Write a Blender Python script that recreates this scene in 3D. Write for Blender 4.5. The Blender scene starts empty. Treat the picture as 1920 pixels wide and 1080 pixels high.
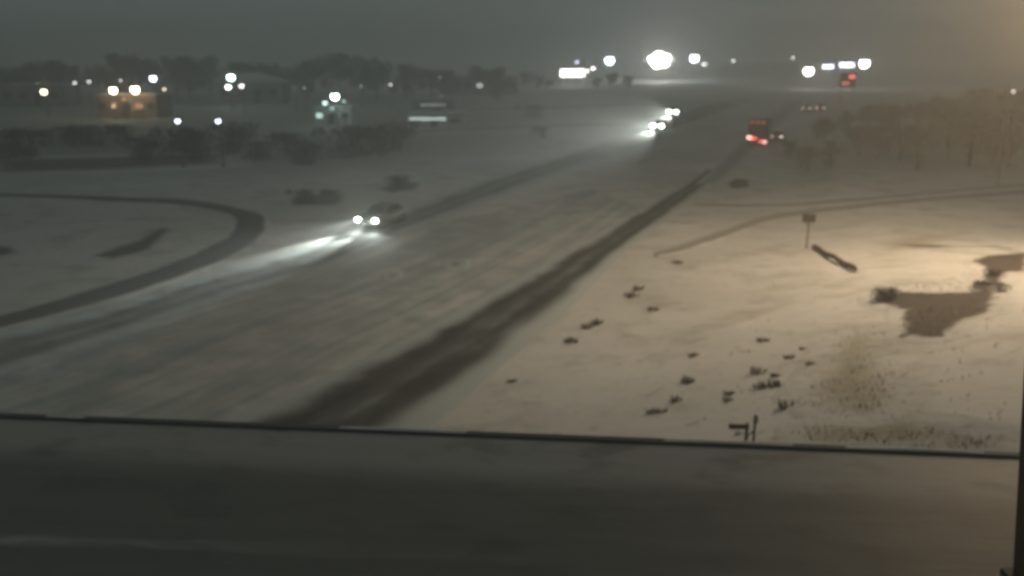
import bpy, bmesh, math, random
from mathutils import Vector, Matrix, noise as mnoise
R = math.radians
rnd = random.Random(7)

# ------------------------------------------------------------------ camera, sky, exposure
SC = bpy.context.scene
COL = SC.collection
F = 1663.0; HOR = 97.0; CH = 12.0
PITCH = math.atan((540 - HOR) / F)
cam_d = bpy.data.cameras.new("camera")
cam = bpy.data.objects.new("camera", cam_d); COL.objects.link(cam)
cam.location = (0, 0, CH); cam.rotation_euler = (R(90) - PITCH, 0, 0)
cam_d.sensor_width = 36; cam_d.lens = F / 1920 * 36
cam_d.clip_start = 0.1; cam_d.clip_end = 6000
cam_d.dof.use_dof = True; cam_d.dof.focus_distance = 3.0; cam_d.dof.aperture_fstop = 2.0
SC.camera = cam
SC.view_settings.view_transform = 'Standard'; SC.view_settings.look = 'None'
SC.view_settings.exposure = 0.0; SC.view_settings.gamma = 1
SC.view_settings.use_curve_mapping = False
SC.cycles.volume_bounces = 1
SC.cycles.use_denoising = True
SC.cycles.sample_clamp_indirect = 3.0

W = bpy.data.worlds.new("World"); SC.world = W; W.use_nodes = True
wn, wl = W.node_tree.nodes, W.node_tree.links
wn.clear()
wo = wn.new('ShaderNodeOutputWorld'); wa = wn.new('ShaderNodeAddShader')
b1 = wn.new('ShaderNodeBackground'); b2 = wn.new('ShaderNodeBackground')
sky = wn.new('ShaderNodeTexSky'); sky.sky_type = 'NISHITA'; sky.sun_disc = False
sky.sun_elevation = R(-6); sky.sun_rotation = R(200)
wl.new(sky.outputs[0], b1.inputs[0]); b1.inputs[1].default_value = 0.05
# low snow cloud, faintly lit from below by the town
b2.inputs[0].default_value = (0.096, 0.114, 0.110, 1); b2.inputs[1].default_value = 1.0
wl.new(b1.outputs[0], wa.inputs[0]); wl.new(b2.outputs[0], wa.inputs[1]); wl.new(wa.outputs[0], wo.inputs[0])

# ------------------------------------------------------------------ geometry helpers
CP, SP = math.cos(PITCH), math.sin(PITCH)
def ray(px, py):
    x = (px - 960) / F; y = (540 - py) / F
    return Vector((x, CP + y * SP, -SP + y * CP))
ORG = Vector((0, 0, CH))
DZ = 5.5                                  # height of the overpass deck
def onplane(px, py, z):
    d = ray(px, py); return ORG + d * ((z - CH) / d.z)
def at_d(px, py, D):
    d = ray(px, py); return ORG + d * (D / d.y)
def sstep(a, b, x):
    t = max(0.0, min(1.0, (x - a) / (b - a))); return t * t * (3 - 2 * t)
E0 = onplane(0, 785, DZ); E1 = onplane(1900, 860, DZ)
EDIR = (E1 - E0).normalized(); ENRM = Vector((-EDIR.y, EDIR.x, 0))
HD = ray(1648, 97); HD.z = 0; HD.normalize()            # direction of the highway
HN = Vector((HD.y, -HD.x, 0))                            # to the right of it
H0 = onplane(850, 790, 0)
def h(x, y):
    p = Vector((x, y, 0))
    u = (p - H0).dot(HN); t = (p - Vector((E0.x, E0.y, 0))).dot(ENRM)
    near = 1 - sstep(1.5, 52, t)
    z = 5.42 * sstep(-1.5, 24, u) * near
    z += 5.42 * sstep(44, 58, -u) * (1 - sstep(1, 16, t))
    if u > 3:
        k = sstep(3, 9, u) * (1 - sstep(45, 62, y)) * sstep(0.5, 4, t)
        z += k * 0.10 * mnoise.noise(Vector((x * .22, y * .22, 3))) + k * 0.05 * mnoise.noise(Vector((x * .45, y * .45, 9)))
    return z
def at(px, py, dz=0.0):
    """point where the sight line through a place in the photo meets the ground"""
    d = ray(px, py); d = d / d.y
    y = 8.0
    while y < 900:
        p = ORG + d * y
        if p.z <= h(p.x, p.y):
            a, b = y - 0.5, y
            for _ in range(18):
                m = (a + b) / 2; q = ORG + d * m
                if q.z <= h(q.x, q.y): b = m
                else: a = m
            q = ORG + d * b
            return Vector((q.x, q.y, h(q.x, q.y) + dz))
        y += 0.5 if y < 120 else 2.0
    p = ORG + d * 900; return Vector((p.x, p.y, dz))

def link(o, parent=None):
    COL.objects.link(o)
    if parent is not None: o.parent = parent
    return o
def obj(name, bm, m, parent=None, smooth=False):
    me = bpy.data.meshes.new(name)
    bm.normal_update(); bm.to_mesh(me); bm.free()
    if m is not None: me.materials.append(m)
    if smooth:
        for p in me.polygons: p.use_smooth = True
    return link(bpy.data.objects.new(name, me), parent)
def tag(o, label=None, cat=None, group=None, kind=None):
    if label: o['label'] = label
    if cat: o['category'] = cat
    if group: o['group'] = group
    if kind: o['kind'] = kind
    return o
def thing(name, label, cat, loc=(0, 0, 0), rz=0.0, group=None):
    o = bpy.data.objects.new(name, None); o.empty_display_size = .3
    o.location = loc; o.rotation_euler = (0, 0, rz); COL.objects.link(o)
    return tag(o, label, cat, group)
def dup(root, loc, rz=0.0, label=None, group=None, scale=None):
    r = root.copy(); COL.objects.link(r); r.location = loc; r.rotation_euler = (0, 0, rz)
    if scale: r.scale = scale
    if label: r['label'] = label
    if group: r['group'] = group
    for ch in list(root.children):
        c = ch.copy(); COL.objects.link(c); c.parent = r
        for g in ch.children:
            d = g.copy(); COL.objects.link(d); d.parent = c
    return r
def box(bm, c, s, rz=0.0, bev=0.0):
    g = bmesh.ops.create_cube(bm, size=1.0)
    vs = g['verts']
    M = Matrix.Translation(c) @ Matrix.Rotation(rz, 4, 'Z') @ Matrix.Diagonal((s[0], s[1], s[2], 1))
    bmesh.ops.transform(bm, matrix=M, verts=vs)
    if bev:
        es = list({e for v in vs for e in v.link_edges})
        bmesh.ops.bevel(bm, geom=es, offset=bev, segments=2, affect='EDGES', profile=.6)
def rod(bm, a, b, r0, r1=None, seg=8):
    a, b = Vector(a), Vector(b); r1 = r0 if r1 is None else r1
    d = b - a
    g = bmesh.ops.create_cone(bm, cap_ends=True, segments=seg, radius1=r0, radius2=r1, depth=d.length)
    q = Vector((0, 0, 1)).rotation_difference(d.normalized())
    bmesh.ops.transform(bm, matrix=Matrix.Translation((a + b) / 2) @ q.to_matrix().to_4x4(), verts=g['verts'])
def ball(bm, c, r, sub=2, sc=(1, 1, 1)):
    g = bmesh.ops.create_icosphere(bm, subdivisions=sub, radius=r)
    bmesh.ops.transform(bm, matrix=Matrix.Translation(c) @ Matrix.Diagonal((sc[0], sc[1], sc[2], 1)), verts=g['verts'])
def prism(bm, pts, y0, y1):
    """side profile (x, z) drawn across y"""
    a = [bm.verts.new((x, y0, z)) for x, z in pts]; b = [bm.verts.new((x, y1, z)) for x, z in pts]
    n = len(pts)
    bm.faces.new(a[::-1]); bm.faces.new(b)
    for i in range(n): bm.faces.new((a[i], a[(i + 1) % n], b[(i + 1) % n], b[i]))
    bmesh.ops.recalc_face_normals(bm, faces=bm.faces)

# ------------------------------------------------------------------ materials
def mat(name):
    m = bpy.data.materials.new(name); m.use_nodes = True
    nt = m.node_tree; nt.nodes.clear()
    o = nt.nodes.new('ShaderNodeOutputMaterial'); b = nt.nodes.new('ShaderNodeBsdfPrincipled')
    nt.links.new(b.outputs[0], o.inputs[0]); return m, nt, b
def N(nt, t, **k):
    n = nt.nodes.new(t)
    for a, v in k.items(): setattr(n, a, v)
    return n
def noise_node(nt, scale, detail=4, vec=None, stretch=None, rough=.55):
    n = N(nt, 'ShaderNodeTexNoise'); n.inputs['Scale'].default_value = scale
    n.inputs['Detail'].default_value = detail; n.inputs['Roughness'].default_value = rough
    if vec is None:
        tc = N(nt, 'ShaderNodeTexCoord'); vec = tc.outputs['Object']
    if stretch:
        mp = N(nt, 'ShaderNodeMapping'); mp.inputs['Scale'].default_value = stretch
        nt.links.new(vec, mp.inputs[0]); vec = mp.outputs[0]
    nt.links.new(vec, n.inputs['Vector']); return n.outputs[0]
def mrange(nt, v, a, b, c=0.0, d=1.0, smooth=True):
    m = N(nt, 'ShaderNodeMapRange'); m.interpolation_type = 'SMOOTHSTEP' if smooth else 'LINEAR'
    for i, x in zip((1, 2, 3, 4), (a, b, c, d)): m.inputs[i].default_value = x
    nt.links.new(v, m.inputs[0]); return m.outputs[0]
def mth(nt, op, a, b=None):
    m = N(nt, 'ShaderNodeMath'); m.operation = op
    for i, x in enumerate((a, b)):
        if x is None: continue
        if hasattr(x, 'is_output'): nt.links.new(x, m.inputs[i])
        else: m.inputs[i].default_value = x
    return m.outputs[0]
def mixc(nt, f, a, b):
    m = N(nt, 'ShaderNodeMix'); m.data_type = 'RGBA'
    if hasattr(f, 'is_output'): nt.links.new(f, m.inputs[0])
    else: m.inputs[0].default_value = f
    for i, x in ((6, a), (7, b)):
        if hasattr(x, 'is_output'): nt.links.new(x, m.inputs[i])
        else: m.inputs[i].default_value = (*x, 1)
    return m.outputs[2]
def bump(nt, b, v, dist=.1, strength=.5):
    n = N(nt, 'ShaderNodeBump'); n.inputs['Distance'].default_value = dist; n.inputs['Strength'].default_value = strength
    nt.links.new(v, n.inputs['Height']); nt.links.new(n.outputs[0], b.inputs['Normal'])
def snow_color(nt):
    tc = N(nt, 'ShaderNodeNewGeometry'); pos = tc.outputs['Position']
    big = noise_node(nt, .045, 3, pos); mid = noise_node(nt, .35, 5, pos, rough=.6); sml = noise_node(nt, 1.6, 4, pos)
    c = mixc(nt, mrange(nt, big, .3, .7), (.37, .37, .355), (.50, .50, .485))
    c = mixc(nt, mrange(nt, mid, .46, .74, 0, .75), c, (.25, .24, .21))
    c = mixc(nt, mrange(nt, sml, .56, .76, 0, .55), c, (.19, .17, .145))
    return c, mid, sml
def m_snow():
    m, nt, b = mat('snow'); c, mid, sml = snow_color(nt)
    nt.links.new(c, b.inputs['Base Color']); b.inputs['Roughness'].default_value = .75
    bump(nt, b, mth(nt, 'ADD', mid, mth(nt, 'MULTIPLY', sml, .3)), .2, .35); return m
def m_track(name, dark=(.07, .068, .06), twin=True, soft=.3, amount=1.0, contrast=(.30, .62), stretch=(7, .10, 1), under=None):
    """slushy asphalt showing through snow: UV.x runs across the strip, UV.y along it in metres"""
    m, nt, b = mat(name); c, mid, sml = snow_color(nt)
    if under: c = mixc(nt, .88, c, under)
    uv = N(nt, 'ShaderNodeUVMap'); sx = N(nt, 'ShaderNodeSeparateXYZ'); nt.links.new(uv.outputs[0], sx.inputs[0])
    geo = N(nt, 'ShaderNodeNewGeometry')
    w = noise_node(nt, .25, 3, geo.outputs['Position'])
    u = mth(nt, 'ADD', sx.outputs[0], mth(nt, 'MULTIPLY', mth(nt, 'SUBTRACT', w, .5), .22))
    prof = mth(nt, 'MULTIPLY', mrange(nt, u, .04, .04 + soft), mrange(nt, u, .96, .96 - soft))
    if twin:
        d = mth(nt, 'ABSOLUTE', mth(nt, 'SUBTRACT', u, .5)); ridge = mrange(nt, d, .0, .20, .62, 1)
        prof = mth(nt, 'MULTIPLY', prof, ridge)
    st = noise_node(nt, 1.0, 5, uv.outputs[0], stretch=stretch, rough=.6)
    bl = noise_node(nt, .5, 4, geo.outputs['Position'])
    k = mth(nt, 'ADD', mth(nt, 'MULTIPLY', st, .6), mth(nt, 'MULTIPLY', bl, .4))
    f = mrange(nt, mth(nt, 'MULTIPLY', prof, mth(nt, 'ADD', k, .25)), contrast[0], contrast[1], 0, amount)
    nt.links.new(mixc(nt, f, c, dark), b.inputs['Base Color'])
    b.inputs['Roughness'].default_value = .8; b.inputs['Specular IOR Level'].default_value = .2
    bump(nt, b, mth(nt, 'ADD', mid, mth(nt, 'MULTIPLY', k, .4)), .12, .5); return m
def m_patch(name, dark, lo=.0, hi=.25, namp=.55, under=None):
    m, nt, b = mat(name); c, mid, sml = snow_color(nt)
    if under: c = mixc(nt, .88, c, under)
    at_ = N(nt, 'ShaderNodeAttribute'); at_.attribute_name = 'mask'
    geo = N(nt, 'ShaderNodeNewGeometry')
    n1 = noise_node(nt, 1.7, 8, geo.outputs['Position'], rough=.72)
    v = mth(nt, 'ADD', at_.outputs['Fac'], mth(nt, 'MULTIPLY', mth(nt, 'SUBTRACT', n1, .5), namp))
    f = mrange(nt, v, lo, hi)
    col = mixc(nt, noise_node(nt, .9, 4, geo.outputs['Position']), dark, tuple(x * 1.6 for x in dark))
    nt.links.new(mixc(nt, f, c, col), b.inputs['Base Color']); b.inputs['Roughness'].default_value = .85
    bump(nt, b, mth(nt, 'ADD', mid, n1), .2, .6); return m
def m_plain(name, c, rough=.6, metal=0.0, var=.25, scale=3.0):
    m, nt, b = mat(name)
    n = noise_node(nt, scale, 4)
    nt.links.new(mixc(nt, n, tuple(x * (1 - var) for x in c), tuple(min(1, x * (1 + var)) for x in c)), b.inputs['Base Color'])
    b.inputs['Roughness'].default_value = rough; b.inputs['Metallic'].default_value = metal; return m
EM = {}
def m_emit(c, s):
    k = (c, s)
    if k not in EM:
        m, nt, b = mat('lamp glow'); b.inputs['Base Color'].default_value = (*c, 1)
        b.inputs['Emission Color'].default_value = (*c, 1); b.inputs['Emission Strength'].default_value = s; EM[k] = m
    return EM[k]
SNOW = m_snow()
STEEL = m_plain('galvanised steel', (.16, .16, .15), .5, .6)
DARKSTEEL = m_plain('dark steel', (.05, .045, .04), .6, .3)
BROWN = m_plain('rusty brown steel', (.16, .085, .05), .8)
CONC = m_plain('wet concrete', (.13, .13, .12), .8, var=.4, scale=1.5)
TWIG = m_plain('bark and twigs', (.075, .062, .05), .9)
FOL = m_plain('frosted winter foliage', (.30, .32, .265), .9, var=.4, scale=.8)
FOLD = m_plain('dark bare brush', (.095, .10, .085), .9, var=.4, scale=.8)
WEED = m_plain('dead weed stalks', (.15, .12, .085), .9)
GLASS = m_plain('dark car glass', (.02, .02, .025), .08, var=.05)
RUB = m_plain('tyre rubber', (.02, .02, .02), .9)
BRICK = m_plain('dull brick', (.22, .17, .13), .85, var=.35, scale=.6)
PALE = m_plain('pale metal cladding', (.42, .42, .40), .6, var=.2, scale=.4)
GREYW = m_plain('grey render wall', (.20, .20, .19), .8, var=.3, scale=.5)
DARKW = m_plain('dark window glass', (.03, .03, .035), .2)

# ------------------------------------------------------------------ the ground
def grid(name, xs, ys, zf, m):
    bm = bmesh.new(); rows = [[bm.verts.new((x, y, zf(x, y))) for x in xs] for y in ys]
    for j in range(len(ys) - 1):
        for i in range(len(xs) - 1):
            bm.faces.new((rows[j][i], rows[j][i + 1], rows[j + 1][i + 1], rows[j + 1][i]))
    return obj(name, bm, m, smooth=True)
def axis(a, b, fine, far, k=1.12):
    v = [a]; x = a
    while x < b: x += fine; v.append(x)
    s = fine; y = v[-1]
    while y < far: s *= k; y += s; v.append(y)
    s = fine; y = a; pre = []
    while y > -far: s *= k; y -= s; pre.append(y)
    return pre[::-1] + v
tag(grid('snowy_ground', axis(-22, 52, .4, 900), axis(6, 74, .4, 1000), h, SNOW), 'dirty thin snow over flat open ground and bank', None, None, 'structure')

def spline(P, n):
    """Catmull-Rom through points"""
    out = []
    Q = [P[0] * 2 - P[1]] + P + [P[-1] * 2 - P[-2]]
    for i in range(1, len(Q) - 2):
        a, b, c, d = Q[i - 1], Q[i], Q[i + 1], Q[i + 2]
        for k in range(n):
            t = k / n
            out.append(.5 * ((2 * b) + (c - a) * t + (2 * a - 5 * b + 4 * c - d) * t * t + (3 * b - 3 * c + d - a) * t ** 3))
    out.append(P[-1]); return out
def ribbon(name, left, right, m, lift, n=14, across=10, label=None, kind='structure'):
    L = spline([at(*p) for p in left], n); Rr = spline([at(*p) for p in right], n)
    bm = bmesh.new(); uvl = bm.loops.layers.uv.new('UVMap'); rows = []; vv = []; s = 0
    for i, (a, b) in enumerate(zip(L, Rr)):
        if i: s += ((a + b) / 2 - (L[i - 1] + Rr[i - 1]) / 2).length
        row = []
        for j in range(across + 1):
            p = a.lerp(b, j / across); row.append(bm.verts.new((p.x, p.y, h(p.x, p.y) + (lift if 0 < j < across else -.06))))
        rows.append(row); vv.append(s)
    for i in range(len(rows) - 1):
        for j in range(across):
            f = bm.faces.new((rows[i][j], rows[i][j + 1], rows[i + 1][j + 1], rows[i + 1][j]))
            for lp, (a, b) in zip(f.loops, ((i, j), (i, j + 1), (i + 1, j + 1), (i + 1, j))):
                lp[uvl].uv = (b / across, vv[a])
    bmesh.ops.recalc_face_normals(bm, faces=bm.faces)
    if sum(f.normal.z for f in bm.faces) < 0: bmesh.ops.reverse_faces(bm, faces=bm.faces)
    return tag(obj(name, bm, m, smooth=True), label, None, None, kind)

SLUSH = (.32, .36, .365)
T_MAIN = m_track('slush track main', (.044, .044, .039), True, .42, 1.0, (.08, .62), under=SLUSH)
T_LEFT = m_track('slush track far lanes', (.11, .113, .104), True, .44, 1.0, (.14, .70), under=SLUSH)
T_THIN = m_track('ramp slush track', (.095, .098, .088), False, .30, 1.0, (.15, .6))
T_FARL = m_track('far slush lane', (.17, .17, .16), False, .45, .6, (.15, .6), under=SLUSH)
T_RAMPR = m_track('ramp slush right', (.21, .195, .165), False, .45, .85, (.1, .5))
T_FAR = m_track('far slush track', (.14, .14, .125), False, .4, .8, (.15, .6))
# right carriageway: the dark two-wheel track
CEN = [(550, 830, 250), (632, 780, 225), (745, 715, 182), (870, 640, 142), (993, 560, 108), (1105, 480, 70), (1172, 437, 56), (1230, 398, 45), (1300, 350, 30), (1345, 318, 26)]
ribbon('highway', [(-900, 830), (-300, 690), (0, 602), (300, 530), (600, 445), (760, 385), (900, 338), (1060, 282), (1200, 232), (1350, 182)],
       [(590, 900), (810, 785), (960, 665), (1080, 570), (1190, 480), (1270, 415), (1355, 340), (1410, 295), (1470, 245), (1540, 185)],
       m_track('slushy highway', (.225, .26, .268), False, .06, 1.0, (.60, .90), (26, .045, 1)), .02, n=18, across=24, label='wide snowy highway with long slush streaks')
ribbon('highway', [(c - w, y) for c, y, w in CEN], [(c + w, y) for c, y, w in CEN], T_MAIN, .045,
       label='right hand lane with dark wet wheel tracks through the snow')
ribbon('highway', [(1300, 345), (1345, 305), (1400, 250), (1470, 190)], [(1352, 345), (1396, 305), (1455, 250), (1515, 190)], T_FARL, .05,
       label='far part of the right hand lane under thin slush')
# left carriageway
ribbon('highway', [(-160, 660), (0, 618), (180, 578), (330, 530), (470, 490), (600, 452), (700, 412), (790, 378), (920, 330), (1060, 285), (1200, 235), (1330, 185)],
       [(-160, 770), (0, 715), (210, 640), (380, 582), (530, 535), (660, 490), (770, 440), (870, 400), (1000, 350), (1130, 300), (1270, 255), (1400, 200)], T_LEFT, .035,
       label='left hand lanes with greyer slush tracks and packed snow')
def lit_band(pts, wid, hgt, label):  # pale raised strip: mast light on the far road put into its colour
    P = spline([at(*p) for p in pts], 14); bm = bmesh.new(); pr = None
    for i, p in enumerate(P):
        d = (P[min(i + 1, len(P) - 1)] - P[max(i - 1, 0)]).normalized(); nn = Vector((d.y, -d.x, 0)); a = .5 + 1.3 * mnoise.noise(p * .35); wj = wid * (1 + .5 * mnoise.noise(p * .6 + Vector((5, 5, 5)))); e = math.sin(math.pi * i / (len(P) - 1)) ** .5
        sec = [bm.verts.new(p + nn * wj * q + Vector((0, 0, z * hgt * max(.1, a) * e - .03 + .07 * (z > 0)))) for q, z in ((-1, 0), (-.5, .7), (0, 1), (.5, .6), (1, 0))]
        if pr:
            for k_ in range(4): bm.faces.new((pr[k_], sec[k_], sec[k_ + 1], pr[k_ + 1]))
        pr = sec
    return tag(obj('painted_lit_band', bm, m_plain('pale lit road colour', (.42, .43, .42), .8, var=.2, scale=.8), None, True), label, None, None, 'structure')
lit_band([(1440, 176), (1380, 184), (1310, 198), (1230, 214), (1150, 234)], 1.6, .5, 'pale strip painted as lit road along the outer edge of the far lanes')
lit_band([(1400, 206), (1350, 220), (1290, 236), (1250, 250)], 1.0, .4, 'pale strip painted as lit road between the far lanes')
# loop ramp at left
ribbon('ramp_road', [(-160, 640), (0, 588), (150, 545), (260, 510), (350, 475), (415, 440), (430, 418), (410, 402), (330, 388), (200, 380), (80, 374), (-120, 369)],
       [(-160, 672), (0, 625), (160, 585), (290, 545), (400, 505), (480, 465), (512, 430), (495, 400), (370, 374), (210, 368), (80, 364), (-120, 360)], T_THIN, .06, n=12,
       label='dark loop ramp curving back to the left')
# ramp beyond the lit snow at right
ribbon('ramp_road', [(1225, 474), (1270, 458), (1350, 430), (1430, 404), (1500, 393), (1600, 383), (1740, 369), (1960, 352)],
       [(1235, 482), (1290, 472), (1370, 444), (1450, 417), (1520, 405), (1610, 394), (1750, 380), (1960, 364)], T_RAMPR, .05,
       label='narrow dark ramp behind the small sign')
ribbon('ramp_road', [(1300, 380), (1380, 383), (1480, 381), (1600, 372), (1760, 358), (1960, 340)],
       [(1300, 387), (1380, 390), (1480, 388), (1600, 379), (1760, 364), (1960, 346)], T_FAR, .045, label='faint upper edge of the ramp')
# distant cross streets
ribbon('side_road', [(650, 250), (850, 238), (1000, 232), (1180, 228)], [(650, 263), (850, 252), (1000, 246), (1180, 240)], T_FAR, .06, label='distant street left of the highway')
ribbon('side_road', [(880, 200), (1000, 198), (1100, 194), (1220, 190)], [(880, 212), (1000, 212), (1100, 206), (1220, 200)], T_FAR, .06, label='farthest street left of the highway')

def patch(name, poly, m, lift, res=None, pad=1.2, label=None):
    P = [at(*p) for p in poly]
    pad = .8 * (.25 * min(max(p.x for p in P) - min(p.x for p in P), max(p.y for p in P) - min(p.y for p in P)) + .3) + .3
    x0, x1 = min(p.x for p in P) - pad, max(p.x for p in P) + pad
    y0, y1 = min(p.y for p in P) - pad, max(p.y for p in P) + pad
    sc = 1
    res = res or max(.12, (x1 - x0) / 60)
    nx, ny = max(8, int((x1 - x0) / res)), max(8, min(160, int((y1 - y0) / res)))
    bm = bmesh.new(); lay = bm.verts.layers.float.new('mask'); rows = []
    n = len(P)
    sc = .5 * min(x1 - x0 - 2 * pad, y1 - y0 - 2 * pad) / 2 + .3
    if m is BARE: sc = min(sc, 1.1)
    for j in range(ny + 1):
        row = []
        for i in range(nx + 1):
            x = x0 + (x1 - x0) * i / nx; y = y0 + (y1 - y0) * j / ny
            ins = False; dm = 1e9
            for a in range(n):
                p, q = P[a], P[(a + 1) % n]
                if (p.y > y) != (q.y > y) and x < (q.x - p.x) * (y - p.y) / (q.y - p.y) + p.x: ins = not ins
                e = Vector((q.x - p.x, q.y - p.y)); w = Vector((x - p.x, y - p.y))
                t = max(0, min(1, w.dot(e) / max(1e-6, e.dot(e)))); dm = min(dm, (w - e * t).length)
            mk_ = (dm if ins else -dm) / sc; edge = min(i, j, nx - i, ny - j); v = bm.verts.new((x, y, h(x, y) - .03 + (lift + .03) * sstep(-.75, -.35, mk_) * sstep(0, 2, edge))); v[lay] = mk_
            row.append(v)
        rows.append(row)
    for j in range(ny):
        for i in range(nx):
            q = (rows[j][i], rows[j][i + 1], rows[j + 1][i + 1], rows[j + 1][i])
            if max(v[lay] for v in q) > -.75: bm.faces.new(q)
    bmesh.ops.delete(bm, geom=[v for v in bm.verts if not v.link_faces], context='VERTS')
    return tag(obj(name, bm, m, smooth=True), label, None, None, 'structure')
BARE = m_patch('bare wet earth', (.034, .025, .019), -.05, .28, 1.3)
FAINT = m_patch('thin snow over grass', (.23, .215, .175), -.1, .7)
SMUD = m_patch('dirty slush smudge', (.17, .17, .155), .0, .7, under=SLUSH)
SCRUB = m_patch('dark scrub soil', (.07, .07, .062), .0, .7)
patch('bare_ground', [(1635, 553), (1700, 548), (1800, 550), (1835, 548), (1845, 505), (1822, 490), (1850, 480), (1930, 474), (1930, 510), (1890, 512), (1878, 540), (1858, 588), (1810, 600), (1770, 634), (1682, 636), (1695, 582), (1640, 570)],
      BARE, .035, res=.12, label='bare dark earth showing through the lit snow')
patch('grassy_patch', [(1628, 455), (1680, 442), (1770, 436), (1800, 430), (1830, 438), (1790, 455), (1690, 476), (1640, 472)], FAINT, .03, label='faint grass hollow in lit snow')
patch('grassy_patch', [(1560, 640), (1650, 610), (1660, 680), (1700, 740), (1640, 790), (1560, 780), (1500, 740), (1540, 690)], FAINT, .03, label='thin brownish grass showing below the bare earth')
patch('grassy_patch', [(1500, 800), (1700, 780), (1890, 820), (1890, 850), (1600, 838), (1500, 826)], FAINT, .03, label='thin grass strip beside the overpass edge')
patch('scrub_patch', [(535, 372), (590, 362), (650, 368), (655, 382), (600, 388), (545, 384)], SCRUB, .05, label='dark scrubby patch left of the far lanes')
patch('scrub_patch', [(700, 355), (740, 340), (795, 343), (790, 355), (730, 366)], SCRUB, .05, label='dark scrubby patch beside the far lanes')
patch('scrub_patch', [(160, 482), (250, 452), (300, 425), (330, 430), (290, 470), (210, 490)], SCRUB, .05, label='long dark scuff inside the loop ramp')
patch('scrub_patch', [(-30, 460), (30, 462), (45, 475), (0, 484), (-30, 482)], SCRUB, .05, label='dark smudge at the left inside the loop')
patch('scrub_patch', [(838, 492), (872, 488), (868, 502), (842, 506)], SMUD, .07, pad=.5, label='small dark smudge between the lanes')
patch('scrub_patch', [(722, 515), (748, 512), (745, 524), (725, 526)], SMUD, .07, pad=.5, label='smaller faint smudge between the lanes')
patch('scrub_patch', [(1362, 345), (1380, 335), (1405, 338), (1408, 352), (1370, 356)], BARE, .05, pad=.8, label='dark bare spot at the ramp nose')
patch('field', [(-200, 345), (200, 340), (420, 352), (560, 350), (760, 318), (960, 290), (1120, 250), (1180, 215), (1000, 172), (300, 172), (-400, 175), (-600, 300)], m_patch('darker field ground', (.20, .205, .185), -.1, .5), .03, label='darker field left of the highway')  # ground colour darker than the open snow
patch('field', [(1420, 330), (1500, 350), (1620, 340), (1760, 328), (2000, 312), (2300, 230), (2100, 170), (1560, 168), (1560, 200), (1500, 240), (1450, 290)], m_patch('dark rough field ground', (.15, .16, .135), -.1, .5), .03, label='rough darker field behind the right hand ramp')  # darker ground colour beyond the ramp
patch('scrub_patch', [(-40, 300), (120, 295), (330, 290), (440, 288), (430, 310), (200, 322), (-40, 328)], SCRUB, .05, label='dark rough field behind the loop ramp')

# ------------------------------------------------------------------ the overpass in front
_q = onplane(250, 1024, DZ); RDG = -(_q - E0).dot(ENRM)
def m_deck():
    m, nt, b = mat('slushy overpass surface')
    tc = N(nt, 'ShaderNodeTexCoord'); sx = N(nt, 'ShaderNodeSeparateXYZ'); nt.links.new(tc.outputs['Object'], sx.inputs[0])
    w = noise_node(nt, .35, 4, tc.outputs['Object'], stretch=(.35, 1, 1))
    y = mth(nt, 'ADD', sx.outputs[1], mth(nt, 'MULTIPLY', mth(nt, 'SUBTRACT', w, .5), .9))   # metres back from the edge (negative)
    st = noise_node(nt, 1.3, 6, tc.outputs['Object'], stretch=(.16, 1.4, 1), rough=.65)
    sp = noise_node(nt, 1.1, 5, tc.outputs['Object'], stretch=(.6, 1, 1))
    c = mixc(nt, st, (.085, .085, .076), (.170, .169, .154))
    c = mixc(nt, mrange(nt, y, -1.9, -.9), c, mixc(nt, st, (.235, .23, .215), (.32, .315, .295)))
    ridge = mth(nt, 'MULTIPLY', mrange(nt, y, -RDG - .22, -RDG), mrange(nt, y, -RDG + .22, -RDG))
    ridge = mth(nt, 'MULTIPLY', ridge, mrange(nt, sx.outputs[0], -1.5, -6.0, .12, 1))
    c = mixc(nt, mth(nt, 'MULTIPLY', ridge, mrange(nt, st, .38, .62)), c, (.40, .395, .38))
    c = mixc(nt, mrange(nt, sp, .5, .70, 0, .5), c, (.07, .069, .062))
    nt.links.new(c, b.inputs['Base Color']); b.inputs['Roughness'].default_value = .6
    bump(nt, b, st, .05, .5); return m
phi = math.atan2(EDIR.y, EDIR.x)
mid_e = (E0 + E1) / 2
deck = thing('overpass_bridge', 'overpass road in front with slushy snow and a low dark kerb', 'bridge', (mid_e.x, mid_e.y, DZ), phi)
bm = bmesh.new()
nx = 90
for (ya, yb) in ((-17.5, 0.0),):
    r0 = [bm.verts.new((-95 + 190 * i / nx, ya, 0)) for i in range(nx + 1)]; r1 = [bm.verts.new((-95 + 190 * i / nx, yb, 0)) for i in range(nx + 1)]
    for i in range(nx): bm.faces.new((r0[i], r0[i + 1], r1[i + 1], r1[i]))
obj('road_surface', bm, m_deck(), deck)
bm = bmesh.new(); box(bm, (0, -8.75, -.66), (190, 17.44, 1.3)); obj('deck_slab', bm, CONC, deck)
bm = bmesh.new(); box(bm, (0, .09, -.12), (190, .16, .34), bev=.02); obj('kerb', bm, DARKSTEEL if False else m_plain('dark wet kerb', (.085, .084, .076), .7), deck)
bm = bmesh.new()   # uneven snow lying on the kerb
prev = None
for i in range(261):
    x = -65 + i * .5
    a = mnoise.noise(Vector((x * .35, 1, 2))); t = max(-.03, -.005 + .09 * a)
    sec = [bm.verts.new((x, y_,   .050 + z_)) for y_, z_ in ((.03, -.02), (.05, t * .8), (.09, t), (.14, t * .7), (.165, -.02))]
    if prev:
        for k in range(4): bm.faces.new((prev[k], sec[k], sec[k + 1], prev[k + 1]))
    prev = sec
obj('snow_cap', bm, SNOW, deck, True)

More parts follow.
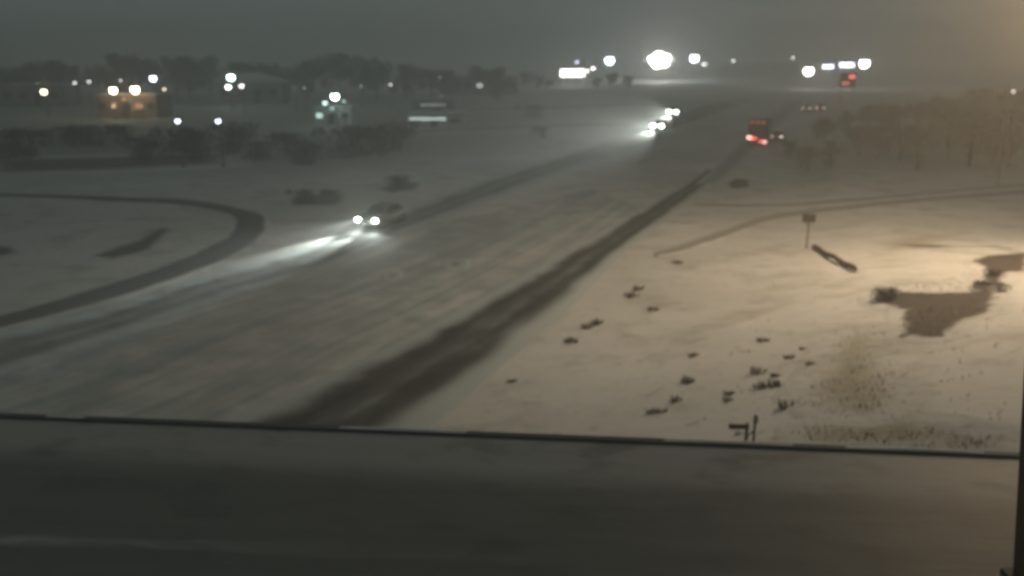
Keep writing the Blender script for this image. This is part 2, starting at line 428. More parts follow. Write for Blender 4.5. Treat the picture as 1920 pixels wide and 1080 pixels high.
# ------------------------------------------------------------------ small things on the bank
# sign post
p = at(1512, 466)
s = thing('sign_post', 'thin post with small dark sign plate in front of the narrow ramp', 'sign', p, R(-15))
bm = bmesh.new(); rod(bm, (0, 0, -.2), (0, 0, 2.15), .055, .05); obj('post', bm, BROWN, s)
bm = bmesh.new(); box(bm, (0, -.06, 1.92), (.78, .03, .48), bev=.008); obj('sign_plate', bm, DARKSTEEL, s)
bm = bmesh.new(); rod(bm, (-.26, -.03, 1.7), (0, -.03, 1.35), .02); rod(bm, (.26, -.03, 1.7), (0, -.03, 1.35), .02); obj('brace', bm, BROWN, s)
# half-buried guardrail
a, b = at(1524, 466), at(1606, 511)
def guardrail(name, a, b, label, hgt, m, nposts, beam=.31):
    d = b - a; L = Vector((d.x, d.y, 0)).length; rz = math.atan2(d.y, d.x)
    g = thing(name, label, 'guardrail', a, rz)
    sl = d.z / L
    prof = [(-.03, -beam/2), (.05, -beam*.32), (.05, -beam*.2), (-.02, 0), (.05, beam*.2), (.05, beam*.32), (-.03, beam/2)]
    bm = bmesh.new(); pr = None; n = 12
    for i in range(n + 1):
        x = L * i / n
        dip = .05 * math.sin(i * 1.3)
        vs = [bm.verts.new((x, -u_, x * sl + hgt + z_ + dip)) for u_, z_ in prof]; vs2 = [bm.verts.new((x, -u_ + .03, x * sl + hgt + z_ + dip)) for u_, z_ in prof]
        if pr:
            for k in range(6):
                bm.faces.new((pr[0][k], vs[k], vs[k + 1], pr[0][k + 1])); bm.faces.new((pr[1][k + 1], vs2[k + 1], vs2[k], pr[1][k]))
        pr = (vs, vs2)
    obj('rail_beam', bm, m, g, True)
    for k in range(nposts):
        x = L * (k + .5) / nposts; bm = bmesh.new(); box(bm, (x, .12, x * sl + hgt / 2 - .05), (.12, .14, hgt + .34), bev=.01); obj('post', bm, BROWN, g)
    return g
guardrail('guardrail', a, b, 'short dark guardrail half buried in lit snow right of the small sign', .12, BROWN, 4, .30)
# guardrail end and marker by the overpass
q = at(1413, 826)
a = at(1352, 812); b = Vector((q.x - .05, q.y + .1, h(q.x, q.y)))
ge = thing('guardrail_end', 'short reddish guardrail end plate in the snow left of the marker post', 'guardrail end', b, math.atan2(EDIR.y, EDIR.x))
RUST = m_plain('rusty red steel', (.17, .095, .075), .8)
bm = bmesh.new(); box(bm, (-.32, 0, .33), (.52, .04, .15), bev=.018); box(bm, (-.32, -.03, .37), (.50, .03, .03), bev=.01); box(bm, (-.32, -.03, .29), (.50, .03, .03), bev=.01); obj('end_plate', bm, RUST, ge)
bm = bmesh.new(); box(bm, (-.1, .09, .1), (.07, .1, .6), bev=.01); obj('post', bm, DARKSTEEL, ge)
mk = thing('marker_post', 'thin dark marker post standing at the overpass kerb', 'post', q)
bm = bmesh.new(); rod(bm, (0, 0, -.2), (0, 0, .72), .035, .03); obj('post', bm, DARKSTEEL, mk)
bm = bmesh.new(); box(bm, (0, -.045, .6), (.11, .02, .2), bev=.01); obj('reflector_plate', bm, BROWN, mk)
bm = bmesh.new(); rod(bm, (0, 0, .3), (-.16, 0, .13), .018); obj('brace', bm, DARKSTEEL, mk)
# snow lump at its foot
bm = bmesh.new(); ball(bm, (0, 0, 0), .16, 3, (1.1, .8, .7))
for v in bm.verts: v.co *= 1 + .25 * mnoise.noise(v.co * 6)
o = obj('snow_lump', bm, m_plain('fresh snow', (.75, .75, .74), .7, var=.1), None, True); o.location = at(1391, 812); tag(o, 'small white lump of snow at the foot of the marker post', 'snow lump')
# post at the right edge
D0 = 9.7
p = onplane(1916, 1085, DZ)
u = thing('utility_post', 'tall brown steel post at the right edge of the overpass', 'post', (p.x, p.y, DZ)); u.rotation_euler = (0, R(-5.5), 0)
bm = bmesh.new(); box(bm, (0, 0, 2.28), (.16, .16, 4.56), bev=.02); obj('post', bm, m_plain('brown painted post', (.15, .085, .06), .75, var=.4), u)
bm = bmesh.new(); box(bm, (0, 0, 4.585), (.2, .2, .05), bev=.01); obj('cap', bm, DARKSTEEL, u)
for z in (4.42, 4.27, 3.6):
    bm = bmesh.new(); rod(bm, (-.08, 0, z), (-.14, 0, z), .015); ball(bm, (-.14, 0, z), .02, 1); obj('bolt', bm, DARKSTEEL, u)
bm = bmesh.new(); box(bm, (0, 0, .03), (.36, .36, .06), bev=.01); obj('base_plate', bm, DARKSTEEL, u)

# weeds
def weed_mesh(seed, n, hgt, spread):
    r = random.Random(seed); bm = bmesh.new()
    for _ in range(n):
        a = r.uniform(0, 6.283); rr = spread * math.sqrt(r.random()); x, y = rr * math.cos(a), rr * math.sin(a)
        hh = hgt * r.uniform(.4, 1); lx, ly = x * .5 + r.uniform(-.25, .25) * hh, y * .5 + r.uniform(-.25, .25) * hh
        w = r.uniform(.012, .035); t = r.uniform(0, 3.14); dx, dy = w * math.cos(t), w * math.sin(t)
        v = [bm.verts.new(c) for c in ((x - dx, y - dy, -.08), (x + dx, y + dy, -.08), (x + lx * .5 + dx * .7, y + ly * .5 + dy * .7, hh * .6), (x + lx * .5 - dx * .7, y + ly * .5 - dy * .7, hh * .6), (x + lx, y + ly, hh))]
        bm.faces.new(v[:4]); bm.faces.new((v[3], v[2], v[4]))
        for q_ in range(2):
            t2 = r.uniform(.3, .9); bx, by, bz = x + lx * t2, y + ly * t2, hh * t2; a2 = r.uniform(0, 6.28); l = hh * .25
            bm.faces.new([bm.verts.new(c) for c in ((bx, by, bz), (bx + l * math.cos(a2), by + l * math.sin(a2), bz + l * .6), (bx + l * math.cos(a2) * .8, by + l * math.sin(a2) * .8, bz + l * .35))])
    me = bpy.data.meshes.new('weed_tuft'); bm.to_mesh(me); bm.free(); me.materials.append(WEED); return me
WM = [weed_mesh(k, 46, .42, .20) for k in range(4)]
weeds = [
 (1430, 640, .9, 'dark weed tuft highest on the open lit slope'), (1421, 700, 1.0, 'round dark weed tuft above the marker post'),
 (1428, 726, .9, 'dark weed tuft just above the marker post top'), (1452, 724, 1.0, 'dark weed tuft right of the marker post top'),
 (1290, 716, 1.0, 'larger lone weed tuft left on the lower slope'), (1268, 752, .8, 'low weed tuft left above the kerb'),
 (1367, 740, .7, 'small weed tuft left of the marker post'), (1366, 752, .6, 'tiny weed tuft beside the guardrail end'),
 (1477, 762, 1.0, 'dark weed tuft right of the marker post'), (1300, 668, .7, 'faint small weed tuft on the mid slope'),
 (1520, 684, .7, 'weed tuft left of the brown grass patch'), (1480, 672, .7, 'weed tuft between slope tuft and brown grass'),
 (1225, 582, .8, 'thin upright weed on the pale slope'), (1270, 494, 1.0, 'weed clump nearest the narrow ramp at the shoulder'),
 (1184, 556, 1.1, 'weed clump third along the highway shoulder'), (1197, 543, 1.0, 'weed clump second along the highway shoulder'),
 (1118, 608, 1.0, 'weed clump halfway down the highway shoulder'), (1100, 615, .9, 'weed clump left beside the halfway shoulder clump'),
 (1072, 641, 1.0, 'weed clump lower on the highway shoulder'), (960, 716, .7, 'lowest small weed clump on the highway shoulder'),
 (1240, 773, .7, 'flat weed clump behind the kerb at left'), (1222, 774, .7, 'flat weed clump leftmost behind the kerb'),
 (1455, 706, .6, 'small weed sprig above the right tuft'), (1505, 655, .5, 'tiny weed sprig high near brown grass')]
for k, (px, py, sc, lab) in enumerate(weeds):
    g = at(px, py); o = bpy.data.objects.new('weed_tuft', WM[k % 4]); COL.objects.link(o)
    o.location = g; f = sc * (1 if g.y < 34 else .85 + g.y / 110); o.scale = (f * 1.15, f * 1.15, f * .45); o.rotation_euler = (0, 0, k * 1.3)
    tag(o, lab, 'weed', 'weed tufts on the snowy slope')
# brown grass: nobody could count it
def in_poly(x, y, P):
    r = False
    for a in range(len(P)):
        p, q = P[a], P[(a + 1) % len(P)]
        if (p[1] > y) != (q[1] > y) and x < (q[0] - p[0]) * (y - p[1]) / (q[1] - p[1]) + p[0]: r = not r
    return r
bm = bmesh.new()
zones = [([(1570, 640), (1645, 615), (1655, 690), (1610, 700), (1560, 680)], 90), ([(1560, 700), (1700, 700), (1720, 750), (1600, 790), (1500, 760)], 150),
         ([(1640, 540), (1760, 530), (1850, 500), (1900, 470), (1930, 480), (1880, 530), (1800, 556), (1650, 560)], 420), ([(1500, 800), (1890, 820), (1890, 850), (1500, 826)], 240),
         ([(1480, 470), (1900, 440), (1900, 800), (1300, 790)], 200), ([(1690, 590), (1850, 560), (1780, 630), (1690, 632)], 180)]
for P, n in zones:
    x0, x1 = min(p[0] for p in P), max(p[0] for p in P); y0, y1 = min(p[1] for p in P), max(p[1] for p in P); c = 0; tr = 0
    while c < n and tr < n * 20:
        tr += 1; px, py = rnd.uniform(x0, x1), rnd.uniform(y0, y1)
        if not in_poly(px, py, P): continue
        c += 1; g = at(px, py)
        for _ in range(2):
            x, y = g.x + rnd.gauss(0, .1), g.y + rnd.gauss(0, .1); hh = rnd.uniform(.04, .17); w = rnd.uniform(.008, .02); t = rnd.uniform(0, 3.14)
            lx, ly = rnd.gauss(0, .07), rnd.gauss(0, .07)
            bm.faces.new([bm.verts.new(v) for v in ((x - w * math.cos(t), y - w * math.sin(t), g.z - .05), (x + w * math.cos(t), y + w * math.sin(t), g.z - .05), (x + lx, y + ly, g.z + hh))])
tag(obj('dead_grass', bm, WEED), 'sparse dead grass poking through the lit snow', 'grass', None, 'stuff')

# ------------------------------------------------------------------ shrubs and trees
def crown_mesh(seed, hgt, wid, n, base, leaf, fm=None):
    r = random.Random(seed); bm = bmesh.new()
    cl = [(Vector((r.gauss(0, wid * .25), r.gauss(0, wid * .25), base + (hgt - base) * r.uniform(.12, .9))), r.uniform(.16, .34) * wid) for _ in range(16)]
    for _ in range(n):
        c, s = r.choice(cl); d = Vector((r.gauss(0, 1), r.gauss(0, 1), r.gauss(0, .8))).normalized() * s * r.random() ** .4
        p = c + d
        if p.z > hgt or p.z < base * .5: continue
        a = Vector((r.gauss(0, 1), r.gauss(0, 1), r.gauss(0, 1))).normalized() * leaf * r.uniform(.5, 1.3)
        b = a.cross(Vector((r.gauss(0, 1), r.gauss(0, 1), r.gauss(0, 1))).normalized()) * .7
        bm.faces.new([bm.verts.new(p + q) for q in (a, b, -a * .8, -b)])
    me = bpy.data.meshes.new('crown'); bm.to_mesh(me); bm.free(); me.materials.append(fm or FOL); return me
def trunk_mesh(seed, hgt, wid):
    r = random.Random(seed); bm = bmesh.new()
    top = Vector((r.gauss(0, .3), r.gauss(0, .3), hgt * .85)); rod(bm, (0, 0, -.3), top, hgt * .025, hgt * .006, 7)
    for _ in range(11):
        t = r.uniform(.25, .9); s = top * t; a = r.uniform(0, 6.28); l = wid * .5 * r.uniform(.5, 1)
        e = s + Vector((l * math.cos(a), l * math.sin(a), l * .8)); rod(bm, s, e, hgt * .009, hgt * .002, 5)
        for _ in range(3):
            m_ = s.lerp(e, r.uniform(.4, .9)); rod(bm, m_, m_ + Vector((r.gauss(0, .3), r.gauss(0, .3), .5)) * wid * .2, hgt * .004, .008, 4)
    me = bpy.data.meshes.new('trunk'); bm.to_mesh(me); bm.free(); me.materials.append(TWIG); return me
TR = [(crown_mesh(k, 9, 6.5, 3600, 1.2, .26), trunk_mesh(k, 9, 6.5)) for k in range(4)]
TRD = [(crown_mesh(k, 9, 6.5, 3600, 1.2, .26, FOLD), TR[k][1]) for k in range(4)]
SH = [(crown_mesh(20 + k, 3, 4.4, 1500, .1, .17, FOLD), trunk_mesh(20 + k, 2.8, 4)) for k in range(3)]
def plant(kind, name, x, y, s, label, cat, group, k, sz=1.0):
    cm, tm = kind[k % len(kind)]
    t = thing(name, label, cat, (x, y, h(x, y) - .05), k * 2.1, group); t.scale = (s, s, s * sz)
    link(bpy.data.objects.new('crown', cm), t); link(bpy.data.objects.new('trunk', tm), t)
rnd = random.Random(31)
for i in range(24):                                   # far belt behind the left-hand lights
    D = 235 + rnd.uniform(-18, 30); px = -80 + i * 44 + rnd.uniform(-12, 12); p = at_d(px, 150, D)
    plant(TRD, 'tree', p.x, p.y, rnd.uniform(.95, 1.3) * (1 if px < 800 else .75), 'dark tree in the distant belt behind the left hand lights', 'tree', 'trees in the distant belt', i)
for i, (px, s_) in enumerate(((985, .62), (1012, .5), (1030, .38), (1120, .45), (1150, .6), (1178, .5))):
    p = at_d(px, 150, 300); plant(TRD, 'tree', p.x, p.y, s_, 'low dim tree near the bright canopy, smaller than the belt trees', 'tree', 'low trees near the bright canopy', i)
for i in range(11):                                   # dark wood right of the highway
    px = 1490 + i * 42 + rnd.uniform(-10, 10); D = 96 + rnd.uniform(-5, 12); p = at_d(px, 200, D)
    plant(TR, 'tree', p.x, p.y, (.24 + .05 * i) * rnd.uniform(.9, 1.15), 'dim tree in the row behind the lit ramp', 'tree', 'trees behind the lit ramp', i + 1)
for i in range(12):
    px = 1560 + i * 40 + rnd.uniform(-10, 10); D = 128 + rnd.uniform(-10, 16); p = at_d(px, 200, D)
    plant(TR, 'tree', p.x, p.y, (.38 + .045 * i) * rnd.uniform(.9, 1.15), 'hazy tree in the second row behind the ramp', 'tree', 'trees in the second row behind the ramp', i + 2)
for i in range(15):                                   # low scrub left
    px = 20 + i * 52 + rnd.uniform(-20, 20); D = 108 + rnd.uniform(-10, 14); p = at_d(px, 250, D)
    plant(SH, 'shrub', p.x, p.y, rnd.uniform(.7, 1.25), 'low dark shrub in the field behind the loop ramp', 'shrub', 'shrubs behind the loop ramp', i)
for i, (px, py, s, lab) in enumerate([(570, 384, .42, 'low shrub on the dark patch left of the approaching car'), (622, 382, .4, 'low shrub right on the dark patch left of the approaching car'),
        (745, 356, .45, 'low shrub beside the far lanes above the approaching car'), (1000, 224, .9, 'shrub between the two distant streets'), (1015, 262, .6, 'shrub near side of the distant street'),
        (1655, 566, .2, 'ragged shrub at left tip of the bare earth'), (1672, 560, .16, 'small shrub beside the ragged one at the bare earth'), (1840, 545, .15, 'brown shrub at the neck of the bare earth'),
        (1860, 520, .14, 'brown shrub above the neck of the bare earth'), (1878, 548, .13, 'brown shrub right of the bare earth')]):
    p = at(px, py); plant(SH, 'shrub', p.x, p.y, s, lab, 'shrub', None, i)

# ------------------------------------------------------------------ lamps
WHITE = (1.0, .97, .92); COOL = (.72, .95, 1.0); MINT = (.70, 1.0, .93); BLUE = (.72, .80, 1.0); WARM = (1.0, .78, .50); SOD = (1.0, .52, .18); GREENW = (.9, 1.0, .93)
def street_lamp(px, py, D, size, color, L, label, heads=1, cat='street lamp', group=None, name='street_lamp'):
    p = at_d(px, py, D); g0 = h(p.x, p.y); H = p.z - g0
    t = thing(name, label, cat, (p.x, p.y, g0), 0, group)
    r = max(.13, (size - 6) / 2 * D / F)
    bm = bmesh.new(); rod(bm, (0, r + .25, -.2), (0, r + .25, H + r * .9), .1 + D * .0002, .06 + D * .0001, 8); box(bm, (0, r + .25, .12), (.5, .5, .24), bev=.03); obj('pole', bm, STEEL, t)
    hs = [(0, 0)] if heads == 1 else [(math.cos(a) * r * 1.25, math.sin(a) * r * .85) for a in [6.283 * q / heads + .5 for q in range(heads)]]
    for hx, hz in hs:
        rr = r if heads == 1 else r * .8
        bm = bmesh.new(); rod(bm, (0, r + .25, H + hz + rr * .85), (hx, 0, H + hz + rr * .95), .05, .05, 6)
        ball(bm, (hx, .05, H + hz + rr * .8), rr * .95, 2, (1.0, 1.0, .32)); hd = obj('lamp_head', bm, DARKSTEEL, t, True)
        bm = bmesh.new(); ball(bm, (hx, 0, H + hz), rr, 3, (1, .8, .95)); obj('lens', bm, m_emit(color, L), hd, True)
    return t
LMP = [
 (82, 172, 170, 16, WARM, 16, 'leftmost bright warm street lamp'), (71, 156, 200, 7, GREENW, 1.2, 'faint lamp just left above the leftmost bright lamp'),
 (140, 155, 210, 12, WHITE, 3, 'left of the two small white lamps beside the orange lit yard'), (167, 153, 210, 12, WHITE, 3, 'right of the two small white lamps beside the orange lit yard'),
 (212, 169, 165, 19, WARM, 26, 'left bright warm lamp over the orange lit yard'), (253, 168, 165, 21, WARM, 26, 'right bright warm lamp over the orange lit yard'),
 (226, 151, 200, 10, WHITE, 3, 'small white lamp above the left warm yard lamp'), (287, 147, 200, 17, BLUE, 18, 'bluish white lamp above right of the orange yard'),
 (308, 167, 180, 11, WARM, 4, 'small warm lamp right of the orange yard'), (330, 144, 230, 8, MINT, .8, 'faint greenish lamp between bluish lamp and the trio'),
 (433, 145, 200, 19, MINT, 20, 'top lamp of the tight group of three'), (428, 163, 180, 15, WHITE, 14, 'lower left lamp of the tight group of three'), (453, 161, 180, 14, (1., .9, .85), 6, 'lower right lamp of the tight group of three'),
 (212, 199, 164, 10, WARM, 2.6, 'small yellow lamp low on the left of the orange yard'), (250, 203, 164, 9, (1, .75, .6), 1.0, 'dim pink lamp low in the orange yard'), (265, 199, 164, 10, (1, .72, .6), 1.3, 'dim pink lamp low on the right of the orange yard'), (232, 186, 164, 12, (1, .5, .2), .9, 'dull orange lamp in the middle of the orange yard'),
 (645, 190, 150, 12, MINT, .9, 'dim mint lamp low right of the bright mint one'), (623, 203, 150, 13, MINT, .9, 'dim mint lamp lowest at the small shed'),
 (333, 227, 95, 15, BLUE, 6, 'left of the low pair of blue white lamps'), (409, 227, 95, 15, BLUE, 6, 'right of the low pair of blue white lamps'),
 (554, 165, 190, 8, WHITE, 1.0, 'left of two faint lamps left of the mint lit shed'), (571, 165, 190, 9, WHITE, 1.2, 'right of two faint lamps left of the mint lit shed'),
 (628, 181, 150, 20, MINT, 22, 'bright mint lamp over the small shed'), (609, 193, 150, 14, MINT, 3, 'smaller mint lamp low left of the bright mint one'),
 (677, 162, 200, 9, WHITE, 1.4, 'faint lamp right of the mint lit shed'), (732, 159, 200, 11, WHITE, 2.2, 'lone small white lamp right of the mint lit shed'),
 (825, 146, 220, 9, WHITE, .9, 'faint lamp above the strip lit building'), (829, 180, 170, 7, WHITE, .6, 'faintest lamp just above the strip lit building'),
 (983, 119, 420, 7, WHITE, .7, 'faint distant lamp left of the bright white canopy'), (1082, 116, 325, 12, BLUE, 5, 'small lamp right above the bright white canopy'),
 (1112, 128, 325, 13, WHITE, 9, 'small lamp at the right tip of the bright white canopy'), (1101, 133, 325, 12, WHITE, 8, 'tiny lamp joining canopy and its right lamp'),
 (1183, 105, 450, 8, MINT, 1.0, 'faint lamp between the canopy mast and the brightest mast'),
 (1210, 114, 430, 10, WHITE, 4, 'small lamp left beside the brightest mast'), (1260, 112, 430, 13, WHITE, 6, 'small lamp right beside the brightest mast'),
 (1281, 99, 480, 9, (1, .85, .82), 1.2, 'faint pinkish lamp between the two brightest masts'), (1321, 120, 400, 13, WHITE, 6, 'small lamp lower right of the right cyan mast'),
 (1356, 114, 450, 8, WHITE, .8, 'faint lamp left of the lone white lamp'), (1375, 114, 430, 12, WHITE, 5, 'lone white lamp right of the masts'), (1388, 117, 450, 7, WHITE, .6, 'faint lamp right of the lone white lamp'),
 (1487, 108, 430, 12, WHITE, 4, 'small white lamp left above the lit forecourt'), (1513, 104, 440, 7, WHITE, 1.0, 'left of three faint lamps above the forecourt'), (1524, 104, 440, 7, WHITE, 1.1, 'middle of three faint lamps above the forecourt'), (1534, 103, 440, 7, WHITE, .8, 'right of three faint lamps above the forecourt')]
for a in LMP: street_lamp(*a)
street_lamp(1143, 113, 400, 21, COOL, 40, 'cyan white mast left of the brightest mast', heads=1, cat='light mast', name='light_mast')
street_lamp(1237, 112, 380, 26, WHITE, 60, 'brightest white light mast over the end of the highway', heads=5, cat='light mast', name='light_mast')
street_lamp(1302, 109, 400, 21, COOL, 40, 'cyan white mast right of the brightest mast', heads=1, cat='light mast', name='light_mast')
street_lamp(1516, 133, 300, 24, WHITE, 22, 'large white lamp at the left end of the forecourt row', cat='street lamp')
street_lamp(1621, 119, 300, 24, WHITE, 22, 'large white lamp at the right end of the forecourt row', cat='street lamp')

# sodium lamp that lights the bank: stands right of the picture
SX, SY, SZ = 27.0, 40.0, 22.0
t = thing('street_lamp', 'tall sodium street lamp lighting the snowy bank from the right', 'street lamp', (SX + 3.6, SY, h(SX + 3.6, SY)))
hh = SZ - h(SX + 3.6, SY)
bm = bmesh.new(); rod(bm, (0, 0, -.3), (0, 0, hh + .3), .12, .07, 10); rod(bm, (0, 0, hh + .1), (-3.4, 0, hh + .35), .05, .04, 8); obj('pole', bm, STEEL, t)
bm = bmesh.new(); ball(bm, (-3.6, 0, hh + .3), .42, 3, (1.2, .6, .32)); hd = obj('lamp_head', bm, STEEL, t, True)
bm = bmesh.new(); ball(bm, (-3.6, 0, hh + .17), .25, 2, (1.2, .7, .4)); obj('lens', bm, m_emit(SOD, 420), hd, True)
p2 = at_d(2015, -25, 44); g2 = h(p2.x + 1.2, p2.y)  # lamp added out of view, only for the haze glow in the corner
t = thing('street_lamp', 'added unseen sodium lamp making the glow in the top right corner', 'street lamp', (p2.x + 1.2, p2.y, g2)); h2 = p2.z - g2
bm = bmesh.new(); rod(bm, (0, 0, -.3), (0, 0, h2 + .3), .1, .07, 10); rod(bm, (0, 0, h2 + .15), (-1.1, 0, h2 + .3), .05, .04, 8); obj('pole', bm, STEEL, t)
bm = bmesh.new(); ball(bm, (-1.2, 0, h2 + .32), .34, 3, (1.2, .6, .32)); hd = obj('lamp_head', bm, STEEL, t, True)
bm = bmesh.new(); ball(bm, (-1.2, 0, h2 + .15), .24, 2, (1.2, .8, .8)); obj('lens', bm, m_emit(SOD, 1700), hd, True)
ld = bpy.data.lights.new('sodium_light', 'SPOT'); ld.energy = 35000; ld.color = (1.0, .77, .52); ld.spot_size = R(150); ld.spot_blend = .9; ld.shadow_soft_size = .3
lo = bpy.data.objects.new('sodium_light', ld); COL.objects.link(lo); lo.location = (SX, SY, SZ - .25)
dirv = Vector((-2.5, 1, -12)).normalized(); lo.rotation_euler = dirv.to_track_quat('-Z', 'Y').to_euler()

# ------------------------------------------------------------------ far buildings
def building(px, D, w, dpt, hgt, wallm, label, rz=0.0, nwin=4, lit=(), litc=WARM, gable=False, cat='building', name='building', stripe=None):
    p = at_d(px, 200, D); t = thing(name, label, cat, (p.x, p.y, 0), rz)
    bm = bmesh.new(); box(bm, (0, dpt / 2, hgt / 2 - .2), (w, dpt, hgt + .4)); obj('wall', bm, wallm, t)
    bm = bmesh.new()
    if gable:
        prism(bm, [(-w / 2 - .4, hgt), (w / 2 + .4, hgt), (0, hgt + w * .16)], -.4, dpt + .4)
    else:
        box(bm, (0, dpt / 2, hgt + .17), (w + .6, dpt + .6, .34), bev=.05)
    obj('roof', bm, SNOW, t)
    for i in range(nwin):
        x = -w / 2 + w * (i + .5) / nwin
        bm = bmesh.new(); box(bm, (x, -.03, hgt * .55), (w / nwin * .55, .08, hgt * .32)); fr = obj('window', bm, STEEL, t)
        bm = bmesh.new(); box(bm, (x, -.06, hgt * .55), (w / nwin * .47, .06, hgt * .26)); obj('pane', bm, m_emit(litc, 1.2) if i in lit else DARKW, fr)
    bm = bmesh.new(); box(bm, (w * .5 / nwin * (1 if nwin % 2 == 0 else 0) - w * .02, -.05, 1.0), (1.0, .1, 2.1)); obj('door', bm, DARKSTEEL, t)
    return t
building(238, 167.5, 11, 8, 4.2, BRICK, 'low orange lit brick building under the two warm lamps', nwin=5, lit=(1, 3), litc=(.6, .28, .12))
building(622, 152, 6.5, 5, 2.9, PALE, 'small pale shed under the bright mint lamp', nwin=3, lit=(0,), litc=MINT)
b_ = building(815, 148, 9.5, 6, 1.9, PALE, 'low strip lit building left of the highway with a snowy roof', nwin=3)
bm = bmesh.new(); box(bm, (-1.2, -.22, 1.35), (6.0, .14, .42), bev=.04); obj('strip_light', bm, m_emit((.85, 1., .97), .75), b_)
b_ = building(812, 178, 8, 6, 2.8, GREYW, 'dim grey building behind the strip lit one', nwin=4)
bm = bmesh.new(); box(bm, (0, -.22, 1.9), (5.0, .14, .4), bev=.04); obj('strip_light', bm, m_emit((.85, 1., .97), .22), b_)
building(900, 260, 22, 12, 5, GREYW, 'long dim warehouse between strip lit building and canopy', nwin=7, lit=(3,), litc=WHITE)
building(1180, 470, 46, 16, 8, GREYW, 'wide hazy store beyond the bright masts', nwin=8)
building(1420, 480, 40, 14, 6, GREYW, 'hazy low store right of the bright masts', nwin=8)
building(60, 205, 14, 9, 4.5, GREYW, 'dim flat roofed house at the far left', nwin=4)
building(470, 215, 15, 9, 5, GREYW, 'dark gabled house behind the three lamps', nwin=4, gable=True)
# bright white canopy
def canopy(px0, px1, py, D, label, L, hpx, ncol, color=WHITE):
    a, b = at_d(px0, py, D), at_d(px1, py, D); w = b.x - a.x; zc = a.z; th = hpx / F * D
    t = thing('fuel_canopy', label, 'canopy', ((a.x + b.x) / 2, a.y, 0))
    bm = bmesh.new(); box(bm, (0, 4, zc + th / 2 + .25), (w + 1, 9, .5), bev=.06); obj('roof', bm, SNOW, t)
    bm = bmesh.new(); box(bm, (0, -.6, zc), (w, .3, th), bev=.1); obj('light_fascia', bm, m_emit(color, L), t)
    for i in range(ncol):
        for yy in (1.2, 7):
            bm = bmesh.new(); rod(bm, (-w / 2 + w * (i + .5) / ncol, yy, -.2), (-w / 2 + w * (i + .5) / ncol, yy, zc + th / 2), .22); obj('column', bm, PALE, t)
    return t
canopy(1050, 1096, 137, 330, 'bright white lit canopy left of the masts', 10, 13, 3)
canopy(1541, 1562, 125, 305, 'left short lit canopy of the forecourt row', 9, 6, 2, BLUE)
canopy(1573, 1600, 122, 305, 'right short lit canopy of the forecourt row', 10, 7, 2, BLUE)
# red sign board in two rows
p = at_d(1590, 150, 220)
t = thing('sign_board', 'red lit two row sign board below the forecourt lamps', 'sign', (p.x, p.y, 0), R(8))
bm = bmesh.new(); rod(bm, (-1.6, 0, -.2), (-1.6, 0, p.z + 1.5), .1); rod(bm, (1.6, 0, -.2), (1.6, 0, p.z + 1.5), .1); obj('post', bm, STEEL, t)
bm = bmesh.new(); box(bm, (0, 0, p.z), (4.2, .3, 3.4), bev=.05); obj('board', bm, DARKSTEEL, t)
bm = bmesh.new(); box(bm, (.9, -.2, p.z + .75), (1.5, .1, .85), bev=.05); obj('red_panel', bm, m_emit((1, .16, .12), 2.2), t)
bm = bmesh.new(); box(bm, (-.6, -.2, p.z - .75), (1.9, .1, .6), bev=.05); obj('red_panel', bm, m_emit((1, .2, .12), 1.2), t)
# whitish light at the right behind the trees
street_lamp(1900, 171, 82, 14, (1, .88, .85), .9, 'dim whitish lamp at the far right over the trees')

